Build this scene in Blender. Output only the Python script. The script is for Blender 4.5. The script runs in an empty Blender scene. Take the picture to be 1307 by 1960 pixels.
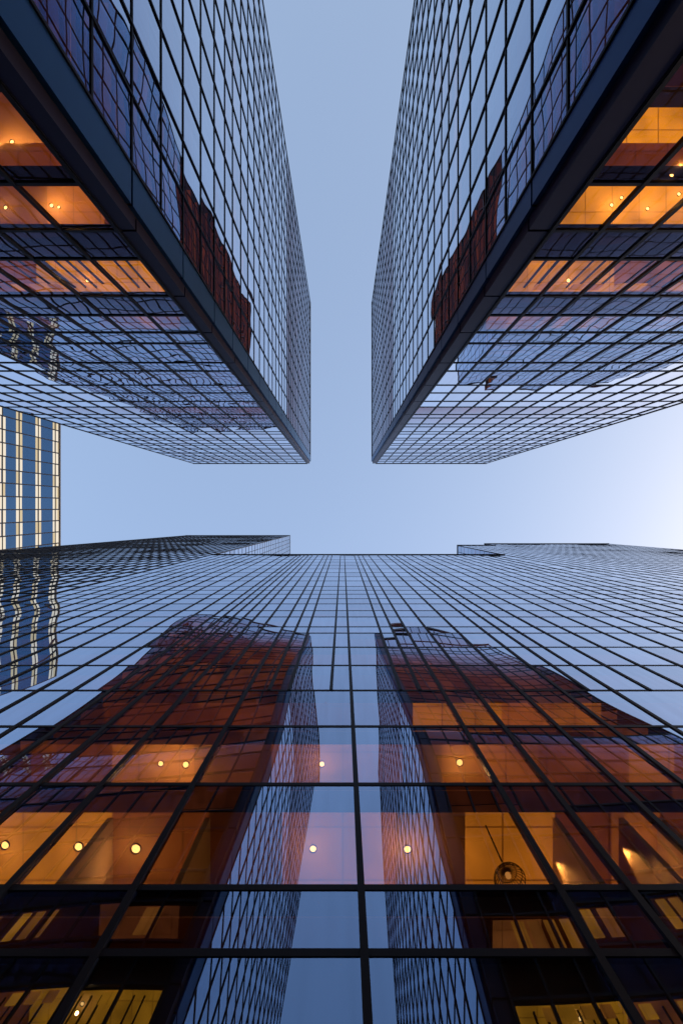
import bpy, math, random
from mathutils import Vector
random.seed(11)
S = bpy.context.scene
C = bpy.data.collections.new("place"); S.collection.children.link(C)
R = math.radians

# ------------------------------------------------------------------ camera
# world: +X image right, +Y image down, +Z up; the camera looks straight up
F = 871.0            # focal length in photograph pixels (16 mm on 24 mm)
VX, VY = 656.0, 972.0
EYE = 1.6
cd = bpy.data.cameras.new("camera"); cam = bpy.data.objects.new("camera", cd); C.objects.link(cam)
cd.sensor_fit = 'HORIZONTAL'; cd.sensor_width = 24; cd.lens = 16
cd.shift_x = -2.5/1307; cd.shift_y = -8/1307
cd.clip_start = .05; cd.clip_end = 6000
cam.location = (0, 0, EYE); cam.rotation_euler = (math.pi, 0, 0)
S.camera = cam

# ------------------------------------------------------------------ sky, sun, exposure
SUN_EL, SUN_ROT = 12.0, 76.0
w = bpy.data.worlds.new("World"); S.world = w; w.use_nodes = True
nt = w.node_tree; nt.nodes.clear()
sky = nt.nodes.new('ShaderNodeTexSky'); sky.sky_type = 'NISHITA'; sky.sun_disc = False
sky.sun_elevation = R(SUN_EL); sky.sun_rotation = R(SUN_ROT)
sky.air_density = 1.0; sky.dust_density = 9.0; sky.ozone_density = 0.0
bg = nt.nodes.new('ShaderNodeBackground'); bg.inputs['Strength'].default_value = .106
wo = nt.nodes.new('ShaderNodeOutputWorld')
veil = nt.nodes.new('ShaderNodeMix'); veil.data_type = 'RGBA'; veil.blend_type = 'ADD'; veil.inputs[0].default_value = 1
veil.inputs[7].default_value = (1.0, 1.45, 2.38, 1)      # thin high evening haze, even over the whole sky
tc = nt.nodes.new('ShaderNodeTexCoord'); dt = nt.nodes.new('ShaderNodeVectorMath'); dt.operation = 'DOT_PRODUCT'
dt.inputs[1].default_value = (.04, .34, 0)                # the haze thickens toward the side where the day ends
nt.links.new(tc.outputs['Generated'], dt.inputs[0])
ad = nt.nodes.new('ShaderNodeMath'); ad.operation = 'ADD'; ad.inputs[1].default_value = 1.0
nt.links.new(dt.outputs['Value'], ad.inputs[0])
vs = nt.nodes.new('ShaderNodeVectorMath'); vs.operation = 'SCALE'; vs.inputs[0].default_value = (1.07, 1.56, 2.58)
nt.links.new(ad.outputs[0], vs.inputs['Scale']); nt.links.new(vs.outputs[0], veil.inputs[7])
nt.links.new(sky.outputs[0], veil.inputs[6])
nt.links.new(veil.outputs[2], bg.inputs[0]); nt.links.new(bg.outputs[0], wo.inputs[0])
sl = bpy.data.lights.new("sun", 'SUN'); sl.energy = .5; sl.angle = R(2); sl.color = (1, .75, .5)
so = bpy.data.objects.new("sun", sl); C.objects.link(so)
sd = Vector((math.sin(R(SUN_ROT))*math.cos(R(SUN_EL)), math.cos(R(SUN_ROT))*math.cos(R(SUN_EL)), math.sin(R(SUN_EL))))
so.rotation_euler = sd.to_track_quat('Z', 'Y').to_euler(); so.location = sd*300
S.view_settings.view_transform = 'Standard'; S.view_settings.look = 'None'
S.view_settings.exposure = 1.0; S.view_settings.gamma = 1
S.render.engine = 'CYCLES'
cy = S.cycles
cy.use_denoising = True; cy.max_bounces = 12; cy.glossy_bounces = 7; cy.diffuse_bounces = 2
cy.transparent_max_bounces = 16; cy.transmission_bounces = 4; cy.sample_clamp_indirect = 6

# ------------------------------------------------------------------ materials
def new_mat(name):
    m = bpy.data.materials.new(name); m.use_nodes = True
    m.node_tree.nodes.clear()
    return m, m.node_tree

def N(t, kind, **kw):
    n = t.nodes.new(kind)
    for k, v in kw.items(): setattr(n, k, v)
    return n

def math_(t, op, a, b=None):
    n = N(t, 'ShaderNodeMath', operation=op)
    for i, v in enumerate((a, b)):
        if v is None: continue
        if hasattr(v, 'links'): t.links.new(v, n.inputs[i])
        else: n.inputs[i].default_value = v
    return n.outputs[0]

def vmath(t, op, a, b=None, scale=None):
    n = N(t, 'ShaderNodeVectorMath', operation=op)
    for i, v in enumerate((a, b)):
        if v is None: continue
        if hasattr(v, 'links'): t.links.new(v, n.inputs[i])
        else: n.inputs[i].default_value = v
    if scale is not None:
        if hasattr(scale, 'links'): t.links.new(scale, n.inputs['Scale'])
        else: n.inputs['Scale'].default_value = scale
    return n.outputs[0]

def glass_mat(name, low=.011, mid=.004, tilt=.004, r0=.42, r1=.50, near=(.36, .60, 1.0), far=(.86, .92, 1.0), trans=(.95, .74, .55), rough=0.0, freq=.22, steep=None):
    """coated facade glass: mirror that grows with the angle, tinted see-through, rolled-glass waviness, every pane set a hair off true"""
    m, t = new_mat(name)
    geo = N(t, 'ShaderNodeNewGeometry')
    n1 = N(t, 'ShaderNodeTexNoise'); n1.inputs['Scale'].default_value = freq; n1.inputs['Detail'].default_value = 0
    n2 = N(t, 'ShaderNodeTexNoise'); n2.inputs['Scale'].default_value = freq*4; n2.inputs['Detail'].default_value = 0
    t.links.new(geo.outputs['Position'], n1.inputs['Vector']); t.links.new(geo.outputs['Position'], n2.inputs['Vector'])
    a = vmath(t, 'SCALE', vmath(t, 'SUBTRACT', n1.outputs['Color'], (.5, .5, .5)), scale=low*2)
    b = vmath(t, 'SCALE', vmath(t, 'SUBTRACT', n2.outputs['Color'], (.5, .5, .5)), scale=mid*2)
    at = N(t, 'ShaderNodeAttribute'); at.attribute_name = 'tilt'
    c = vmath(t, 'SCALE', at.outputs['Vector'], scale=tilt)
    s = vmath(t, 'ADD', vmath(t, 'ADD', a, b), c)
    nrm = vmath(t, 'NORMALIZE', vmath(t, 'ADD', geo.outputs['Normal'], s))
    lw = N(t, 'ShaderNodeLayerWeight'); lw.inputs['Blend'].default_value = .5
    fac = lw.outputs['Facing']
    R_ = math_(t, 'ADD', math_(t, 'MULTIPLY', math_(t, 'POWER', fac, 1.5), r1), r0)
    tf = math_(t, 'POWER', fac, 1.3)
    if steep:      # heavily coated glass: clear when seen square on, a mirror at a glance
        mr = N(t, 'ShaderNodeMapRange', interpolation_type='SMOOTHSTEP')
        t.links.new(fac, mr.inputs['Value'])
        mr.inputs['From Min'].default_value = steep[0]; mr.inputs['From Max'].default_value = steep[1]
        tf = mr.outputs[0]
        R_ = math_(t, 'ADD', math_(t, 'MULTIPLY', tf, r1), r0)
    sx = N(t, 'ShaderNodeSeparateXYZ'); t.links.new(at.outputs['Vector'], sx.inputs[0])
    R_ = math_(t, 'MULTIPLY', R_, math_(t, 'ADD', math_(t, 'MULTIPLY', sx.outputs[0], .07), 1.0))
    # faint rain streaks and dust on the outside of the glass
    mp = N(t, 'ShaderNodeMapping'); mp.inputs['Scale'].default_value = (5, 5, .35); t.links.new(geo.outputs['Position'], mp.inputs[0])
    n3 = N(t, 'ShaderNodeTexNoise'); n3.inputs['Scale'].default_value = 1; n3.inputs['Detail'].default_value = 4; t.links.new(mp.outputs[0], n3.inputs['Vector'])
    R_ = math_(t, 'MULTIPLY', R_, math_(t, 'ADD', math_(t, 'MULTIPLY', n3.outputs[0], .22), .89))
    mx = N(t, 'ShaderNodeMix', data_type='RGBA')
    t.links.new(tf, mx.inputs[0])
    mx.inputs[6].default_value = (*near, 1); mx.inputs[7].default_value = (*far, 1)
    gl = N(t, 'ShaderNodeBsdfGlossy'); gl.inputs['Roughness'].default_value = rough
    t.links.new(mx.outputs[2], gl.inputs['Color']); t.links.new(nrm, gl.inputs['Normal'])
    tr = N(t, 'ShaderNodeBsdfTransparent'); tr.inputs['Color'].default_value = (*trans, 1)
    ms = N(t, 'ShaderNodeMixShader')
    t.links.new(R_, ms.inputs[0]); t.links.new(tr.outputs[0], ms.inputs[1]); t.links.new(gl.outputs[0], ms.inputs[2])
    o = N(t, 'ShaderNodeOutputMaterial'); t.links.new(ms.outputs[0], o.inputs[0])
    return m

def plain(name, col, rough=.5, metal=0.0, spec=.5, var=.15, vscale=1.5):
    m, t = new_mat(name)
    p = N(t, 'ShaderNodeBsdfPrincipled')
    p.inputs['Roughness'].default_value = rough; p.inputs['Metallic'].default_value = metal
    p.inputs['Specular IOR Level'].default_value = spec
    geo = N(t, 'ShaderNodeNewGeometry')
    nz = N(t, 'ShaderNodeTexNoise'); nz.inputs['Scale'].default_value = vscale; nz.inputs['Detail'].default_value = 5
    t.links.new(geo.outputs['Position'], nz.inputs['Vector'])
    mx = N(t, 'ShaderNodeMix', data_type='RGBA')
    t.links.new(nz.outputs[0], mx.inputs[0])
    mx.inputs[6].default_value = (*[c*(1-var) for c in col], 1); mx.inputs[7].default_value = (*[min(1, c*(1+var)) for c in col], 1)
    t.links.new(mx.outputs[2], p.inputs['Base Color'])
    o = N(t, 'ShaderNodeOutputMaterial'); t.links.new(p.outputs[0], o.inputs[0])
    return m

def ceiling_mat(name, gain=1.0):
    """office ceiling with the room light put in as emission: how much each room glows comes from the room's own attribute"""
    m, t = new_mat(name)
    at = N(t, 'ShaderNodeAttribute'); at.attribute_name = 'glow'
    g = at.outputs['Fac']
    cr = N(t, 'ShaderNodeValToRGB')
    e = cr.color_ramp.elements
    e[0].position = 0; e[0].color = (1, .16, .05, 1)
    e[1].position = 1; e[1].color = (1, .40, .022, 1)
    x = e.new(.35); x.color = (1, .27, .06, 1)
    t.links.new(g, cr.inputs[0])
    geo = N(t, 'ShaderNodeNewGeometry')
    nz = N(t, 'ShaderNodeTexNoise'); nz.inputs['Scale'].default_value = .55; nz.inputs['Detail'].default_value = 3
    t.links.new(geo.outputs['Position'], nz.inputs['Vector'])
    vary = math_(t, 'ADD', math_(t, 'MULTIPLY', nz.outputs[0], 1.9), .02)
    # ceiling tile joints
    br = N(t, 'ShaderNodeTexBrick'); br.inputs['Scale'].default_value = 1.0
    br.inputs['Color1'].default_value = (1, 1, 1, 1); br.inputs['Color2'].default_value = (.9, .9, .9, 1); br.inputs['Mortar'].default_value = (.35, .3, .25, 1)
    br.inputs['Mortar Size'].default_value = .02; br.inputs['Brick Width'].default_value = 1.2; br.inputs['Row Height'].default_value = 1.2
    br.offset = 0
    t.links.new(geo.outputs['Position'], br.inputs['Vector'])
    mul = N(t, 'ShaderNodeMix', data_type='RGBA', blend_type='MULTIPLY'); mul.inputs[0].default_value = 1
    t.links.new(cr.outputs[0], mul.inputs[6]); t.links.new(br.outputs['Color'], mul.inputs[7])
    p = N(t, 'ShaderNodeBsdfPrincipled'); p.inputs['Base Color'].default_value = (.34, .2, .09, 1); p.inputs['Roughness'].default_value = .9
    t.links.new(mul.outputs[2], p.inputs['Emission Color'])
    t.links.new(math_(t, 'MULTIPLY', math_(t, 'MULTIPLY', g, vary), gain), p.inputs['Emission Strength'])
    o = N(t, 'ShaderNodeOutputMaterial'); t.links.new(p.outputs[0], o.inputs[0])
    return m

def emit(name, col, st):
    m, t = new_mat(name)
    e = N(t, 'ShaderNodeEmission'); e.inputs[0].default_value = (*col, 1); e.inputs[1].default_value = st
    o = N(t, 'ShaderNodeOutputMaterial'); t.links.new(e.outputs[0], o.inputs[0])
    return m

M = dict(
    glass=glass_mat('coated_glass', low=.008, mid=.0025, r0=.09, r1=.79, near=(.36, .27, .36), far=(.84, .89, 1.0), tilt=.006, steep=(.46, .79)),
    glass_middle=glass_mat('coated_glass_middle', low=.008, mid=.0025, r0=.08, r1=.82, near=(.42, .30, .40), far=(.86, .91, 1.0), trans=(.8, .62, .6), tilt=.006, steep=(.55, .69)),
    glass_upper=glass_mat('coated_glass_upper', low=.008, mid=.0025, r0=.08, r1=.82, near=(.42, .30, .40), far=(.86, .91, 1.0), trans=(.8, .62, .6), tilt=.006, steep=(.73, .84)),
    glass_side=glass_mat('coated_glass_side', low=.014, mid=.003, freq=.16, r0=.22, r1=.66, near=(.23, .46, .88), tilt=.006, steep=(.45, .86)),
    glass_dark_reflection=glass_mat('dark_reflection_glass', low=.014, mid=.003, freq=.16, r0=.12, r1=.76, near=(.30, .22, .26), far=(.84, .89, 1.0), trans=(.6, .35, .25), tilt=.006, steep=(.82, .95)),  # dark brown reflection put into the upper lane glass by tint and curve
    glass_main=glass_mat('coated_glass_main', low=.036, mid=.0012, tilt=.0045, r0=.31, r1=.60, freq=.10),
    glass_far=glass_mat('blue_glass', near=(.09, .19, .34), far=(.12, .24, .40), r0=.6, r1=.3, trans=(.3, .4, .5)),
    bar=plain('dark_bronze_bar', (.006, .006, .011), .5, .0, .16),
    panel=plain('blue_black_metal_panel', (.022, .10, .25), .42, .95, .5, .12, .6),
    shade_panel=plain('shade_darkened_metal_panel', (.035, .032, .06), .5, .9, .25, .12, .6),  # corner panels facing the wall, their shade put into the base colour
    slab=plain('dark_slab', (.020, .016, .022), .8),
    core=plain('interior_wall', (.22, .12, .07), .85),
    ceil=ceiling_mat('painted_glow_ceiling', .36),  # lamp light on the ceilings put in as emission
    paint=plain('warm_wall_paint', (.5, .36, .22), .8),
    wire=plain('dark_brown_wire', (.03, .018, .01), .6),
    roof=plain('roof_metal', (.03, .03, .04), .6),
    lamp=emit('warm_lamp', (1, .56, .20), 2.4),
    paving=plain('plaza_stone', (.16, .15, .14), .8, var=.25, vscale=.5),
    kerb=plain('kerb_stone', (.25, .24, .22), .8),
    bulb=emit('dim_bulb', (1, .5, .15), .35),
    slotlit=emit('lit_blind', (1, .46, .06), .42),
    litwin=emit('lit_cream_window', (1, .88, .70), .46),
    litwin2=emit('lit_yellow_window', (1, .80, .50), .36),
)

# ------------------------------------------------------------------ mesh helpers
RAKE = 28/F          # the wide wall and the blocks above it rake back by 1.8 degrees
RAKED = []
def leans(p):
    while p is not None:
        if p in RAKED: return True
        p = p.parent
    return False
class MB:
    def __init__(s): s.v = []; s.f = []; s.t = []; s.g = []
    def quad(s, a, b, c, d, tilt=None, glow=0.0):
        i = len(s.v); s.v += [a, b, c, d]; s.f.append((i, i+1, i+2, i+3)); s.t.append(tilt or (0, 0, 0)); s.g.append(glow)
    def box(s, x0, x1, y0, y1, z0, z1, glow=0.0):
        if x0 > x1: x0, x1 = x1, x0
        if y0 > y1: y0, y1 = y1, y0
        i = len(s.v)
        s.v += [(x, y, z) for z in (z0, z1) for y in (y0, y1) for x in (x0, x1)]
        for f in ((0, 2, 3, 1), (4, 5, 7, 6), (0, 1, 5, 4), (2, 6, 7, 3), (0, 4, 6, 2), (1, 3, 7, 5)):
            s.f.append(tuple(i+k for k in f)); s.t.append((0, 0, 0)); s.g.append(glow)
    def build(s, name, mat, parent=None, tilt=False, glow=False):
        if leans(parent): s.v = [(x, y+RAKE*(z-EYE), z) for x, y, z in s.v]
        me = bpy.data.meshes.new(name); me.from_pydata(s.v, [], s.f); me.materials.append(mat)
        if tilt:
            a = me.attributes.new('tilt', 'FLOAT_VECTOR', 'FACE'); a.data.foreach_set('vector', [c for t in s.t for c in t])
        if glow:
            a = me.attributes.new('glow', 'FLOAT', 'FACE'); a.data.foreach_set('value', s.g)
        o = bpy.data.objects.new(name, me); C.objects.link(o)
        if parent is not None:
            o.parent = parent; o.matrix_parent_inverse = parent.matrix_basis.inverted()
        return o

def thing(name, loc, label, cat, group=None):
    o = bpy.data.objects.new(name, None); C.objects.link(o); o.location = loc; o.empty_display_size = 1
    o['label'] = label; o['category'] = cat
    if group: o['group'] = group
    bpy.context.view_layer.update()
    return o

def px(p):
    z = max(p[2]-EYE, .05)
    return (VX+F*p[0]/z, VY+F*p[1]/z)

def shown_area(q, rake=False):
    """how large a pane shows in the photograph"""
    if rake: q = [(x, y+RAKE*(z-EYE), z) for x, y, z in q]
    pts = [px(p) for p in q]
    pts = [(min(max(x, 0), 1307), min(max(y, 0), 1960)) for x, y in pts]
    return abs(sum(pts[i][0]*pts[(i+1) % 4][1]-pts[(i+1) % 4][0]*pts[i][1] for i in range(4)))/2

class Facade:
    """one building's panes, mullions and transoms"""
    def __init__(s, root): s.root = root; s.panes = []; s.nb = {'mullion': [], 'transom': []}
    def P(s, ax, c, u, z, off=0):          # ax 'x': plane at y=c ; ax 'y': plane at x=c ; off measured outwards
        return (u, c+off, z) if ax == 'x' else (c+off, u, z)
    def face(s, ax, c, out, us, zs, mat, mw=.17, tw=.19, skip=None, halves=(), hz=0.0, md=.10, high=()):
        us = sorted(us); zs = sorted(zs)
        # panes; bays listed in halves only exist above hz
        for zi in range(len(zs)-1):
            z0, z1 = zs[zi], zs[zi+1]
            row = [u for u in us if not (z1 <= hz+.01 and u in halves)]
            for a, b in zip(row, row[1:]):
                pts = [s.P(ax, c, a, z0), s.P(ax, c, b, z0), s.P(ax, c, b, z1), s.P(ax, c, a, z1)]
                if (ax == 'x') == (out > 0): pts = [pts[1], pts[0], pts[3], pts[2]]
                t = tuple(random.uniform(-1, 1) for _ in range(3))
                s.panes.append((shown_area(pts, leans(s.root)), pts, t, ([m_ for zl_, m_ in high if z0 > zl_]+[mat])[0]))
        lo, hi = -.12, md
        for u in us:
            zz = hz if u in halves else zs[0]
            b = MB()
            if ax == 'x': b.box(u-mw/2, u+mw/2, c+out*lo, c+out*hi, zz, zs[-1])
            else: b.box(c+out*lo, c+out*hi, u-mw/2, u+mw/2, zz, zs[-1])
            s.nb['mullion'].append((shown_area([s.P(ax, c, u-mw/2, zz), s.P(ax, c, u+mw/2, zz), s.P(ax, c, u+mw/2, zs[-1]), s.P(ax, c, u-mw/2, zs[-1])])
                                    + .6*shown_area([s.P(ax, c, u, zz), s.P(ax, c, u, zz, out*hi), s.P(ax, c, u, zs[-1], out*hi), s.P(ax, c, u, zs[-1])]), b))
        hi2 = md-.025
        for z in zs:
            b = MB()
            if ax == 'x': b.box(us[0], us[-1], c+out*lo*.9, c+out*hi2, z-tw/2, z+tw/2)
            else: b.box(c+out*lo*.9, c+out*hi2, us[0], us[-1], z-tw/2, z+tw/2)
            s.nb['transom'].append((shown_area([s.P(ax, c, us[0], z-tw/2), s.P(ax, c, us[-1], z-tw/2), s.P(ax, c, us[-1], z+tw/2), s.P(ax, c, us[0], z+tw/2)]), b))
    def done(s, most=98):
        s.panes.sort(key=lambda p: -p[0])
        for a, q, t, mat in s.panes[:most]:
            b = MB(); b.quad(*q, tilt=t); b.build('window_pane', M[mat], s.root, tilt=True)
        rest = {}
        for a, q, t, mat in s.panes[most:]:
            rest.setdefault(mat, MB()).quad(*q, tilt=t)
        for mat, b in rest.items():
            o = b.build('window_pane', M[mat], s.root, tilt=True); o['kind'] = 'stuff'
        for nm, lst in s.nb.items():
            lst.sort(key=lambda p: -p[0])
            for a, b in lst[:most]: b.build(nm, M['bar'], s.root)
            if lst[most:]:
                big = MB()
                for a, b in lst[most:]:
                    k = len(big.v); big.v += b.v; big.f += [tuple(i+k for i in f) for f in b.f]; big.t += b.t; big.g += b.g
                big.build(nm, M['bar'], s.root)['kind'] = 'stuff'

def lamp(root, x, y, z, r=.12):
    r *= random.uniform(.68, .95)
    """round ceiling lamp: a shallow glowing disc with a dark ring"""
    n = 20; b = MB(); v = []
    b.v = [(x, y, z-.05)]+[(x+r*math.cos(k*2*math.pi/n), y+r*math.sin(k*2*math.pi/n), z-.02) for k in range(n)]
    b.f = [(0, 1+(k+1) % n, 1+k) for k in range(n)]
    o = b.build('ceiling_lamp', M['lamp'], root)
    g = MB()
    for k in range(n):
        a0, a1 = k*2*math.pi/n, (k+1)*2*math.pi/n
        P = lambda a, rr, zz: (x+rr*math.cos(a), y+rr*math.sin(a), zz)
        g.quad(P(a0, r, z-.02), P(a0, r*1.25, z-.045), P(a1, r*1.25, z-.045), P(a1, r, z-.02))
        g.quad(P(a0, r*1.25, z-.045), P(a0, r*1.25, z), P(a1, r*1.25, z), P(a1, r*1.25, z-.045))
    g.build('lamp_ring', M['bar'], o)
    l = bpy.data.lights.new('lamp_glow', 'POINT'); l.energy = 10*random.uniform(.5, 1.5); l.color = (1, .62, .25); l.shadow_soft_size = .08
    lo = bpy.data.objects.new('lamp_glow', l); C.objects.link(lo); lo.location = (x, y+(RAKE*(z-EYE) if leans(root) else 0), z-.5); lo.parent = o
    return o

# ------------------------------------------------------------------ ground
b = MB(); b.quad((-3000, -3000, 0), (3000, -3000, 0), (3000, 3000, 0), (-3000, 3000, 0))
g = b.build('ground', M['paving']); g['kind'] = 'structure'

# ------------------------------------------------------------------ the wall in front (bottom of the picture)
D = 6.4
def zb(y): return EYE+F*D/(y-VY-28)         # height on the wall of what shows at photograph row y
ybars = [1825, 1700, 1502, 1391, 1322, 1274, 1239, 1212, 1200, 1181, 1169, 1156, 1146, 1137.5, 1130, 1122.5, 1112, 1104, 1096, 1089, 1082, 1076, 1071, 1066, 1062]
zmain = [.3, 3.6]+[zb(y) for y in ybars]
full = [-1.81, -1.60, -1.38, -1.16, -.918, -.57, .05, .59, .785, 1.05, 1.30, 1.605, 2.07, 2.35, 2.61]+[2.87+.25*i for i in range(8)]+[5.0]
full += [-2.12-.235*i for i in range(8)]+[-4.04]
half = [-1.27, -1.04, -.76, -.44, -.32, -.07, .345, .46, 1.46, 1.83]
full = [r*D for r in full]; half = [r*D for r in half]
main = thing('glass_office_block', (0, D, 0), 'wide blue glass office block facing the two dark cornered towers and mirroring both of them', 'office building', None)
RAKED.append(main)
fm = Facade(main)
HZ = zb(1322)
usm = sorted(full+half)
fm.face('x', D, -1, usm, zmain, 'glass_main', mw=.125, tw=.125, halves=set(half), hz=HZ, md=.04)
fm.done()
X0, X1 = usm[0], usm[-1]
def rooms(root, zc, ztop, cuts, y0, y1, out_name='ceiling'):
    """one storey's ceiling (cuts: (x0,x1,glow) rooms) under its floor slab"""
    c = MB()
    for a, b_, gl in cuts: c.box(a, b_, y0, y1, zc, zc+.03, glow=gl)
    c.build('ceiling', M['ceil'], root, glow=True)
    s = MB(); s.box(cuts[0][0], cuts[-1][1], y0, y1, zc+.035, ztop)
    s.build('floor_slab', M['slab'], root)
def cutlist(x0, x1, zc, spec, base, jitter=.35, step=4.7):
    """spec: (photo x0, photo x1, photo row, glow) -> rooms in metres"""
    ed = sorted(set([x0, x1]+[x0+step*i for i in range(1, int((x1-x0)/step)+1)]+[min(max((p-VX)*(zc-EYE)/F, x0), x1) for s in spec for p in s[:2]]))
    out = []
    for a, b_ in zip(ed, ed[1:]):
        if b_-a < .02: continue
        m_ = (a+b_)/2; gl = base*(1+random.uniform(-jitter, jitter))
        for p, q, gg in spec:
            if p <= VX+F*m_/(zc-EYE) <= q: gl = gg
        out.append((a, b_, gl))
    return out
glowspec = {
    1502: [(-400, 215, .95), (215, 400, .20), (400, 540, .035), (540, 760, .30), (760, 890, .04), (890, 1062, .8), (1062, 1170, .22), (1170, 1262, .5), (1262, 1500, .22)],
    1391: [(-300, 60, .10), (60, 215, .20), (215, 372, .55), (372, 520, .05), (520, 770, .24), (770, 845, .04), (845, 1030, .4), (1030, 1200, .28), (1200, 1290, .6), (1290, 1500, .25)],
    1322: [(-200, 200, .03), (200, 500, .14), (500, 790, .07), (790, 960, .75), (960, 1060, .45), (1060, 1150, .6)],
    1274: [(500, 790, .03)],
}
YB = D+9.0
for i in range(len(zmain)-1):
    zt = zmain[i+1]; zl = zmain[i]; row = zt-zl
    y = ybars[i-1] if i >= 1 else None
    if y in (None, 1825, 1700):
        zc = zt-row*.35; cuts = cutlist(X0+.3, X1-.3, zc, [], .012)
    else:
        zc = zt-row*.27
        cuts = cutlist(X0+.3, X1-.3, zc, glowspec.get(y, []), .07)
    rooms(main, zc, zt+.02, cuts, D+.16, YB)
b = MB(); b.box(X0+.1, X1-.1, YB+.01, YB+.5, 0, zmain[-1]-.3); b.build('core_wall', M['core'], main)
b = MB(); b.box(X0-.1, X1+.1, D-.14, D+45, zmain[-1]+.1, zmain[-1]+.45); b.build('roof_parapet', M['roof'], main)
b = MB(); b.box(X0-.1, X1+.1, D-.12, D+.3, 0, .22); b.build('plinth', M['kerb'], main)
b = MB(); b.box(X0-.05, X0+.1, D+.2, D+45, 0, zmain[-1]); b.build('end_wall', M['panel'], main)
b = MB(); b.box(X1-.1, X1+.05, D+.2, D+45, 0, zmain[-1]); b.build('end_wall', M['panel'], main)
def photo_lamp(root, x, y, zc, r=.12):
    k = (zc-.05-EYE)/F
    lamp(root, (x-VX)*k, (y-VY-28)*k, zc, r*.8)
zc1502 = zb(1502)-(zb(1502)-zb(1700))*.27; zc1391 = zb(1391)-(zb(1391)-zb(1502))*.27; zc1322 = zb(1322)-(zb(1322)-zb(1391))*.27
for x, y in ((8, 1620), (149, 1623), (259, 1627), (599, 1627), (780, 1628), (1200, 1622)): photo_lamp(main, x, y, zc1502, .125)
for x, y in ((307, 1463), (355, 1465), (616, 1464), (880, 1461)): photo_lamp(main, x, y, zc1391, .12)

zf1502 = zb(1700)+.1
for px_ in (212, 398, 1062, 1188, 1262):
    x = (px_-VX)*(zc1502-EYE)/F
    q = MB(); q.box(x-.06, x+.06, D+.25, D+6, zf1502, zc1502-.01); q.build('partition', M['paint'], main)
for px_, dy in ((205, .8), (150, 1.4), (905, 1.0), (1140, .7), (1178, 1.2), (1210, 1.0), (1050, 1.6)):
    l = bpy.data.lights.new('wall_washer', 'SPOT'); l.energy = 60; l.color = (1, .58, .18); l.spot_size = R(62); l.spot_blend = .5; l.shadow_soft_size = .04
    lo = bpy.data.objects.new('wall_washer', l); C.objects.link(lo); lo.parent = main; lo.matrix_parent_inverse = main.matrix_basis.inverted()
    lo.location = ((px_-VX)*(zc1502-EYE)/F, D+dy*.7+RAKE*(zc1502-EYE), zc1502-.12)
def pendant(x, y, z, rad, label, wires, mat):
    t = thing('pendant_lamp', (x, y, z), label, 'pendant lamp')
    q = MB(); n = 28; m_ = 7
    def bar(p, q_, r_=.009):
        p = Vector(p); q_ = Vector(q_); d = (q_-p).normalized(); u = d.orthogonal().normalized(); v = d.cross(u)
        c = [(u*math.cos(a)+v*math.sin(a))*r_ for a in (0, 2.09, 4.19)]
        i = len(q.v); q.v += [tuple(p+k) for k in c]+[tuple(q_+k) for k in c]
        for k in range(3): q.f.append((i+k, i+(k+1) % 3, i+3+(k+1) % 3, i+3+k))
    P = lambda a, e: (x+rad*math.cos(e)*math.cos(a), y+rad*math.cos(e)*math.sin(a), z+rad*.7*math.sin(e))
    if wires:
        for k in range(n):
            for j in range(m_):
                a = 2*math.pi*k/n; e0, e1 = j*math.pi/2/m_, (j+1)*math.pi/2/m_
                bar(P(a, e0), P(a, e1)); 
                if j % 2 == 0: bar(P(a, e0), P(a+2*math.pi/n, e0))
    else:
        for k in range(n):
            for j in range(m_):
                a, b_ = 2*math.pi*k/n, 2*math.pi*(k+1)/n; e0, e1 = j*math.pi/2/m_, (j+1)*math.pi/2/m_
                q.quad(P(a, e0), P(b_, e0), P(b_, e1), P(a, e1))
    q.t = [(0, 0, 0)]*len(q.f); q.build('lamp_shade', M[mat], t)
    q = MB(); q.box(x-.012, x+.012, y-.012, y+.012, z+rad*.68, zc1502-.01); q.build('cord', M['bar'], t)
    q = MB()
    for k in range(12):
        a, b_ = 2*math.pi*k/12, 2*math.pi*(k+1)/12; rr = .06
        for e0, e1 in ((-1.5, -.5), (-.5, .5), (.5, 1.5)):
            S_ = lambda a_, e: (x+rr*math.cos(e)*math.cos(a_), y+rr*math.cos(e)*math.sin(a_), z+rad*.35+rr*math.sin(e))
            q.quad(S_(a, e0), S_(b_, e0), S_(b_, e1), S_(a, e1))
    q.build('bulb', M['bulb'], t)
hp = 8.75
pendant((976-VX)*hp/F, D+.48+RAKE*hp, EYE+hp, .30, 'open wire dome pendant lamp behind the wide wall, in the brightest golden room', True, 'wire')

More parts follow.
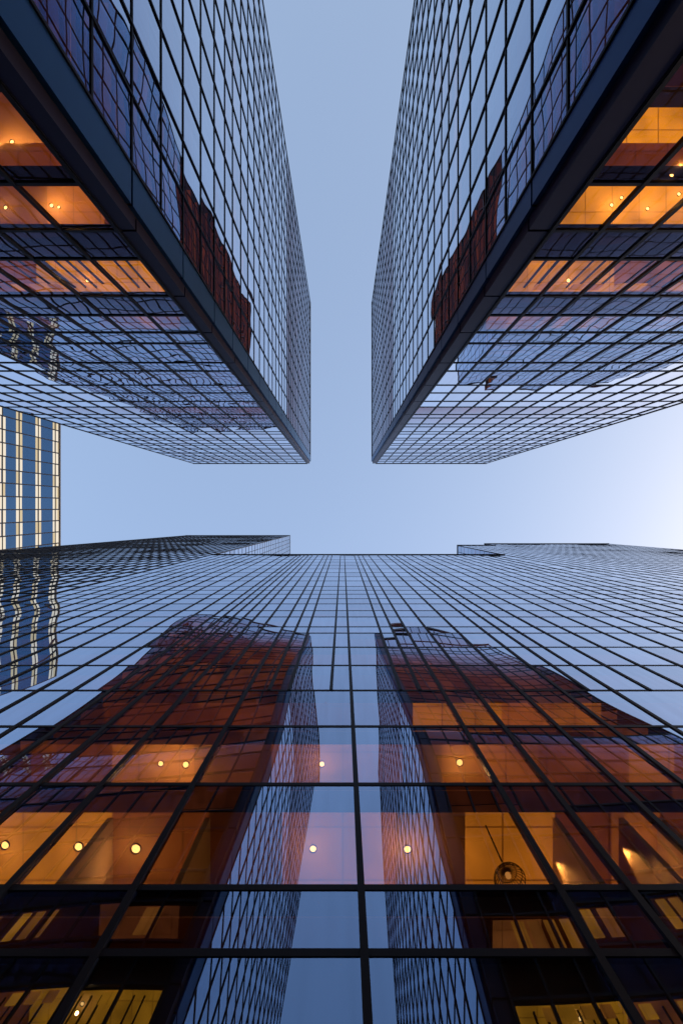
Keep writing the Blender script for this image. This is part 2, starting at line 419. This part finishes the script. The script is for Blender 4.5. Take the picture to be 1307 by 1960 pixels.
# ------------------------------------------------------------------ taller blocks that rise behind it, flush with its front
def rising_block(name, label, x0, x1, h, depth, bay, pitch, side=None, z0=0.3, md=.08):
    t = thing(name, ((x0+x1)/2, D, 0), label, 'office building', None)
    RAKED.append(t)
    f = Facade(t)
    nb = max(1, round((x1-x0)/bay)); us = [x0+(x1-x0)*i/nb for i in range(nb+1)]
    nz = round((h-z0)/pitch); zs = [z0+(h-z0)*i/nz for i in range(nz+1)]
    f.face('x', D, -1, us, zs, 'glass_main', mw=.13, tw=.14, md=md)
    ns = round(depth/bay); vs = [D+.12+(depth-.12)*i/ns for i in range(ns+1)]
    if side is not None:
        f.face('y', x0 if side < 0 else x1, side, vs, zs, 'glass_side', mw=.13, tw=.14, md=md)
    f.done()
    b = MB()
    for z in zs[1:]: b.box(x0+.25, x1-.25, D+.2, D+depth, z-pitch*.35, z)
    b.build('floor_slab', M['slab'], t)['kind'] = 'stuff'
    c = MB()
    for z in zs[1:]:
        for a, b_, gl in cutlist(x0+.25, x1-.25, z-pitch*.35, [], .10, .8): c.box(a, b_, D+.2, D+depth, z-pitch*.35-.03, z-pitch*.35-.002, glow=gl)
    c.build('ceiling', M['ceil'], t, glow=True)['kind'] = 'stuff'
    b = MB(); b.box(x0+.02, x1-.02, D-.10, D+.3, 0, .2); b.build('plinth', M['kerb'], t)
    b = MB(); b.box(x0+.3, x1-.3, D+8, D+8.4, 0, h-.5); b.build('core_wall', M['core'], t)
    b = MB(); b.box(x0-.12, x1+.12, D-.16, D+depth+.1, h+.11, h+.7); b.build('roof_parapet', M['roof'], t)
    return t
hl = zb(1025); hr = zb(1041); hs = zb(1044)
rising_block('high_rise', 'tallest glass high rise above the wide wall, dark topped with a pale side strip', -77.0, X0-.02, hl, 26, 1.7, 4.2, side=1)
rising_block('high_rise', 'long flat topped glass high rise beyond the small step in the roofline', 42.5, 79.5, hr, 26, 1.7, 3.4, md=.035)
rising_block('narrow_tower', 'narrow glass tower making a small step in the roofline above the wide wall', X1+.02, 42.48, hs, 24, 1.7, 3.4, side=-1, md=.035)

# ------------------------------------------------------------------ two corner towers
A = 12.5; H = EYE+F*A/85
def zt_(y): return EYE+F*A/(VY-y)
front_rows = [350, 440, 495, 566, 603, 636, 657, 694, 710, 737, 752, 768, 779]
zf = [.3, 9.5]+[zt_(y) for y in front_rows]
z = zf[-1]; k = 0
while z < H-3.0:
    z += (4.5 if k % 2 == 0 else 2.4); k += 1
    zf.append(z)
zf[-1] = H
side_rows = [.3, 6.6, 12.6]+[EYE+F*9.15/(656-x) for x in (175, 252, 308, 350, 384, 410, 430, 445)]
z = side_rows[-1]
while z < H-4: z += 3.05; side_rows.append(z)
side_rows.append(H)
def corner_tower(sgn, xa, ya, xfront, xg, yg, xend, yend, label, front_us, side_us, spec):
    """xa,ya arris; xfront: end of the flush dark panel; xg: first front mullion; yg: first side mullion"""
    t = thing('corner_tower', (sgn*(xg+xend)/2, -(A+yend)/2, 0), label, 'office tower', 'dark cornered glass towers')
    f = Facade(t)
    us = [sgn*u for u in front_us]; vs = [-v for v in side_us]
    f.face('x', -A, 1, us, zf, 'glass', mw=.17, tw=.18, md=.08, high=((57, 'glass_upper'), (30, 'glass_middle')))  # glass zones by height, set so the mirrored fronts turn dark
    f.face('y', sgn*xa, -sgn, vs, side_rows, 'glass_side', mw=.12, tw=.13, md=.07, high=((74, 'glass_dark_reflection'),))
    f.done()
    # solid corner: panels toward the wall darkened in colour for shade, blue-black panels toward the lane, with open joints
    zj = [0]+[z for z in zf if True][1::2]
    if zj[-1] < H: zj.append(H)
    for a, b_ in zip(zj, zj[1:]):
        q = MB(); q.box(sgn*xfront, sgn*(xg-.1), -A-.55, -A+.02, a+.08, b_-.08); q.build('corner_panel', M['shade_panel'], t)
    zj2 = side_rows[::2]
    if zj2[-1] < H: zj2.append(H)
    for a, b_ in zip(zj2, zj2[1:]):
        q = MB(); q.box(sgn*(xa-.02), sgn*(xa+.5), -yg+.1, -ya, a+.08, b_-.08); q.build('corner_panel', M['panel'], t)
    q = MB(); q.box(sgn*(xa+.05), sgn*(xg+.1), -yg-.1, -ya-.05, 0, H-.3)
    q.box(sgn*(xfront+.05), sgn*(xg+.1), -ya-.05, -A-.05, 0, H-.3)
    q.build('corner_core', M['bar'], t)
    q = MB(); q.box(sgn*(xg-.14), sgn*(xg-.10), -A-.1, -A+.05, 0, H); q.build('corner_trim', M['bar'], t)
    q = MB(); q.box(sgn*(xg+.1), sgn*xend, -A+.12, -A-.3, 0, .22); q.box(sgn*(xa-.12), sgn*(xa+.3), -yg-.1, -yend, 0, .23); q.build('plinth', M['kerb'], t)
    # storeys
    far_x = xend
    for i in range(1, len(zf)):
        zt, zl = zf[i], zf[i-1]; row = zt-zl
        short = (zt-zl) < 2.7 or zt > 60 and i % 2 == 0
        if zt > 60 and short: continue
        zc = zt-.18 if not short else zl+.02
        sp, base = spec.get(i, ([], .14))
        if 28 < zt < 43: base = .012
        if zt > 45: base = .20
        if short: 
            s = MB(); s.box(sgn*(xg+.1), sgn*far_x, -A-.18, -yend, zl-.1, zt+.1); s.build('spandrel_slab', M['slab'], t); continue
        x0, x1 = sorted((sgn*(xg+.1), sgn*far_x))
        if i == 2:      # a dimmer strip of ceiling by the glass, then the bright cove
            rooms(t, zc-.5, zt+.05, cutlist(x0, x1, zc, [], .16), -A-.18, -A-1.0)
            rooms(t, zc, zt+.05, cutlist(x0, x1, zc, sp, base, .1), -A-1.02, -(A+14)); continue
        cuts = cutlist(x0, x1, zc, sp, base, .6)
        rooms(t, zc, zt+.05, cuts, -A-.18, -min(A+14, yend))
    x = xg+.5
    for k in range(44):
        x += .62
        if k % 9 == 8 or random.random() < .3: continue
        q = MB(); q.box(sgn*x, sgn*(x+random.uniform(.06, .14)), -A-.42, -A-.34, zf[4]+.05, zf[5]-.25); q.build('screen_slat', M['slab'], t)
    s = MB()
    for z in side_rows[2:]: s.box(sgn*(xa+.2), sgn*(xa+9), -yg-.2, -yend, z-.9, z-.1)
    s.build('side_slab', M['slab'], t)['kind'] = 'stuff'
    c = MB()
    for z in side_rows[2:]:
        y = -yg-.2
        while y > -yend+1:
            c.box(sgn*(xa+.2), sgn*(xa+9), y, max(y-6.2, -yend), z-.94, z-.905, glow=random.choice((.08, .14, .2, .3)) if z > 36 else .02); y -= 6.2
    c.build('side_ceiling', M['ceil'], t, glow=True)['kind'] = 'stuff'
    s = MB(); s.box(sgn*(xend+.02), sgn*(xend+.14), -yend-.02, -A-.02, 0, H+.05); s.build('end_wall', M['panel'], t)
    s = MB(); s.box(sgn*(xa+.02), sgn*(xend-.02), -yend-.16, -yend-.03, 0, H+.05); s.build('rear_wall', M['panel'], t)
    s = MB(); s.box(sgn*(xg+6), sgn*(far_x-.4), -A-14.1, -yend+.4, 0, H-.5); s.build('core_wall', M['core'], t)
    s = MB(); s.box(sgn*(xg-.14), sgn*(xend+.2), -yend-.2, -A+.12, H+.11, H+.6); s.build('roof_parapet', M['roof'], t)
    s = MB(); s.box(sgn*(xa-.1), sgn*(xg-.15), -yend-.1, -ya+.02, H+.11, H+.6); s.build('roof_parapet', M['roof'], t)
    return t
def steps(a, b, first, d):
    L = [a]+list(first)
    while L[-1]+d < b-.6: L.append(L[-1]+d)
    return L+[b]
lu = steps(10.1, 42.0, [12.65, 15.5, 18.0], 2.4)
ru = steps(9.4, 40.3, [11.6, 13.9, 16.1], 2.3)
lv = steps(14.85, 58.0, [17.9, 21.0], 3.1)
rv = steps(14.3, 58.0, [17.2, 20.2], 3.0)
specL = {2: ([(-900, 600, .14)], .14), 3: ([(90, 200, .5), (-500, 90, .16)], .15), 5: ([(70, 330, 1.0), (-300, 70, .25)], .2), 7: ([(190, 345, .3)], .1)}
specR = {2: ([(600, 2400, 1.2)], 1.1), 3: ([(900, 1900, 1.0)], .9), 5: ([(930, 1175, 1.1), (1175, 1600, .35)], .3), 7: ([(930, 1020, .5)], .2)}
tl = corner_tower(-1, 9.15, 13.15, 9.3, 10.1, 14.85, 42.0, 58.0, 'dark cornered glass tower with dim brown lower windows, standing beside the distant yellow striped building', lu, lv, specL)
tr = corner_tower(1, 8.2, 13.1, 8.35, 9.4, 14.3, 40.3, 58.0, 'dark cornered glass tower with the large golden lit lower windows, opposite the dimmer tower', ru, rv, specR)
def tower_lamp(root, x, y, zc, r=.13):
    k = (zc-.05-EYE)/F; lamp(root, (x-VX)*k, (y-VY)*k, zc, r)
def slot(root, xa_, xb_, za, zb_, n):
    w_ = (xb_-xa_)/n
    for i in range(n):
        q = MB(); q.box(xa_+w_*(i+.12), xa_+w_*(i+.12+random.uniform(.55, .76)), -A-.30, -A-.24, za, zb_-random.uniform(0, .2), glow=random.uniform(.6, 1.15))
        q.build('lit_window', M['ceil'], root, glow=True)
for (root, p0, p1, ya_, yb_, n) in ((tr, 980, 1108, 1743, 1800, 4), (tr, 1118, 1198, 1743, 1798, 2), (tr, 1268, 1345, 1740, 1800, 3),
                                    (tr, 1026, 1170, 1868, 1932, 4), (tr, 1185, 1250, 1870, 1935, 2), (tr, 1290, 1350, 1870, 1940, 1),
                                    (tl, 0, 82, 1745, 1800, 3), (tl, 250, 300, 1745, 1800, 1), (tl, 10, 115, 1870, 1932, 3), (tl, 185, 235, 1872, 1932, 1), (tl, -110, -30, 1745, 1800, 3)):
    hh = lambda o: EYE+(F*(2*D+A+.27)+1.23*o)/(.998*o-2*28)
    zlo = hh(yb_-VY); zhi = hh(ya_-VY); zlo = min(zlo, zhi-1.0); k = ((zlo+zhi)/2-EYE-1.2)/F
    slot(root, (p0-VX)*k, (p1-VX)*k, zlo, zhi, n)
z5 = zf[5]-.18; z3 = zf[3]-.18; z2 = zf[2]-.18
tower_lamp(tl, 167, 536, z5); tower_lamp(tr, 1088, 536, z5)
for x, y in ((17, 288), (2, 285), (50, 285), (22, 270)): tower_lamp(tl, x, y, z2, .1)
for x, y in ((10, 396), (98, 392), (112, 395)): tower_lamp(tl, x, y, z3, .09)
for x, y in ((1286, 333),): tower_lamp(tr, x, y, z2, .09)
for x, y in ((1190, 377), (1300, 370), (1171, 391), (1240, 398)): tower_lamp(tr, x, y, z3, .08)

# ------------------------------------------------------------------ far building with lit strips
XF = 200.0; HF = EYE+F*XF/543; K = XF/75
ff = thing('distant_office_building', (-XF-15, -17, 0), 'far blue glass building with cream and yellow lit window strips, past the dim tower', 'office building')
zs = [HF, EYE+F*XF/(656-106), EYE+F*XF/(656-73.5), EYE+F*XF/(656-37), EYE+F*XF/(656-4.6)]
while zs[-1] > 22: zs.append(zs[-1]-5.6*K)
zs = sorted(zs)
vy = [-70+7.9*i for i in range(14)]
fa = Facade(ff); fa.face('y', -XF, 1, vy, zs, 'glass_far', mw=.24*K, tw=.30*K, md=.15); fa.done()
cells = []
for zi, z in enumerate(zs):
    for (a, b_) in ((.22*K, .95*K), (-1.02*K, -.22*K)):
        lit = random.random() < .8
        for y0, y1 in zip(vy, vy[1:]):
            if random.random() < .07: lit = not lit
            if z+b_ > HF or z+a < 1: continue
            if lit or z > 260 and random.random() < .75:
                cells.append((y0+.4, y1-.4, z+a, z+b_+random.uniform(-.4, .25), random.random() < .6))
cells.sort(key=lambda c: -c[2])
rest = MB()
for n, (y0, y1, z0, z1, cr) in enumerate(cells):
    q = MB() if n < 98 else rest
    q.box(-XF+.01, -XF+.08, y0, y1, z0, z1)
    if n < 98: q.build('lit_window', M['litwin' if cr else 'litwin2'], ff)
if rest.v: rest.build('lit_window', M['litwin'], ff)['kind'] = 'stuff'
b = MB(); b.box(-XF-42, -XF-.3, vy[0], vy[-1], 0, HF-.5); b.build('building_core', M['slab'], ff)
b = MB(); b.box(-XF-42.1, -XF+.3, vy[0]-.3, vy[-1]+.3, HF+.42, HF+1.6); b.build('roof_parapet', M['roof'], ff)
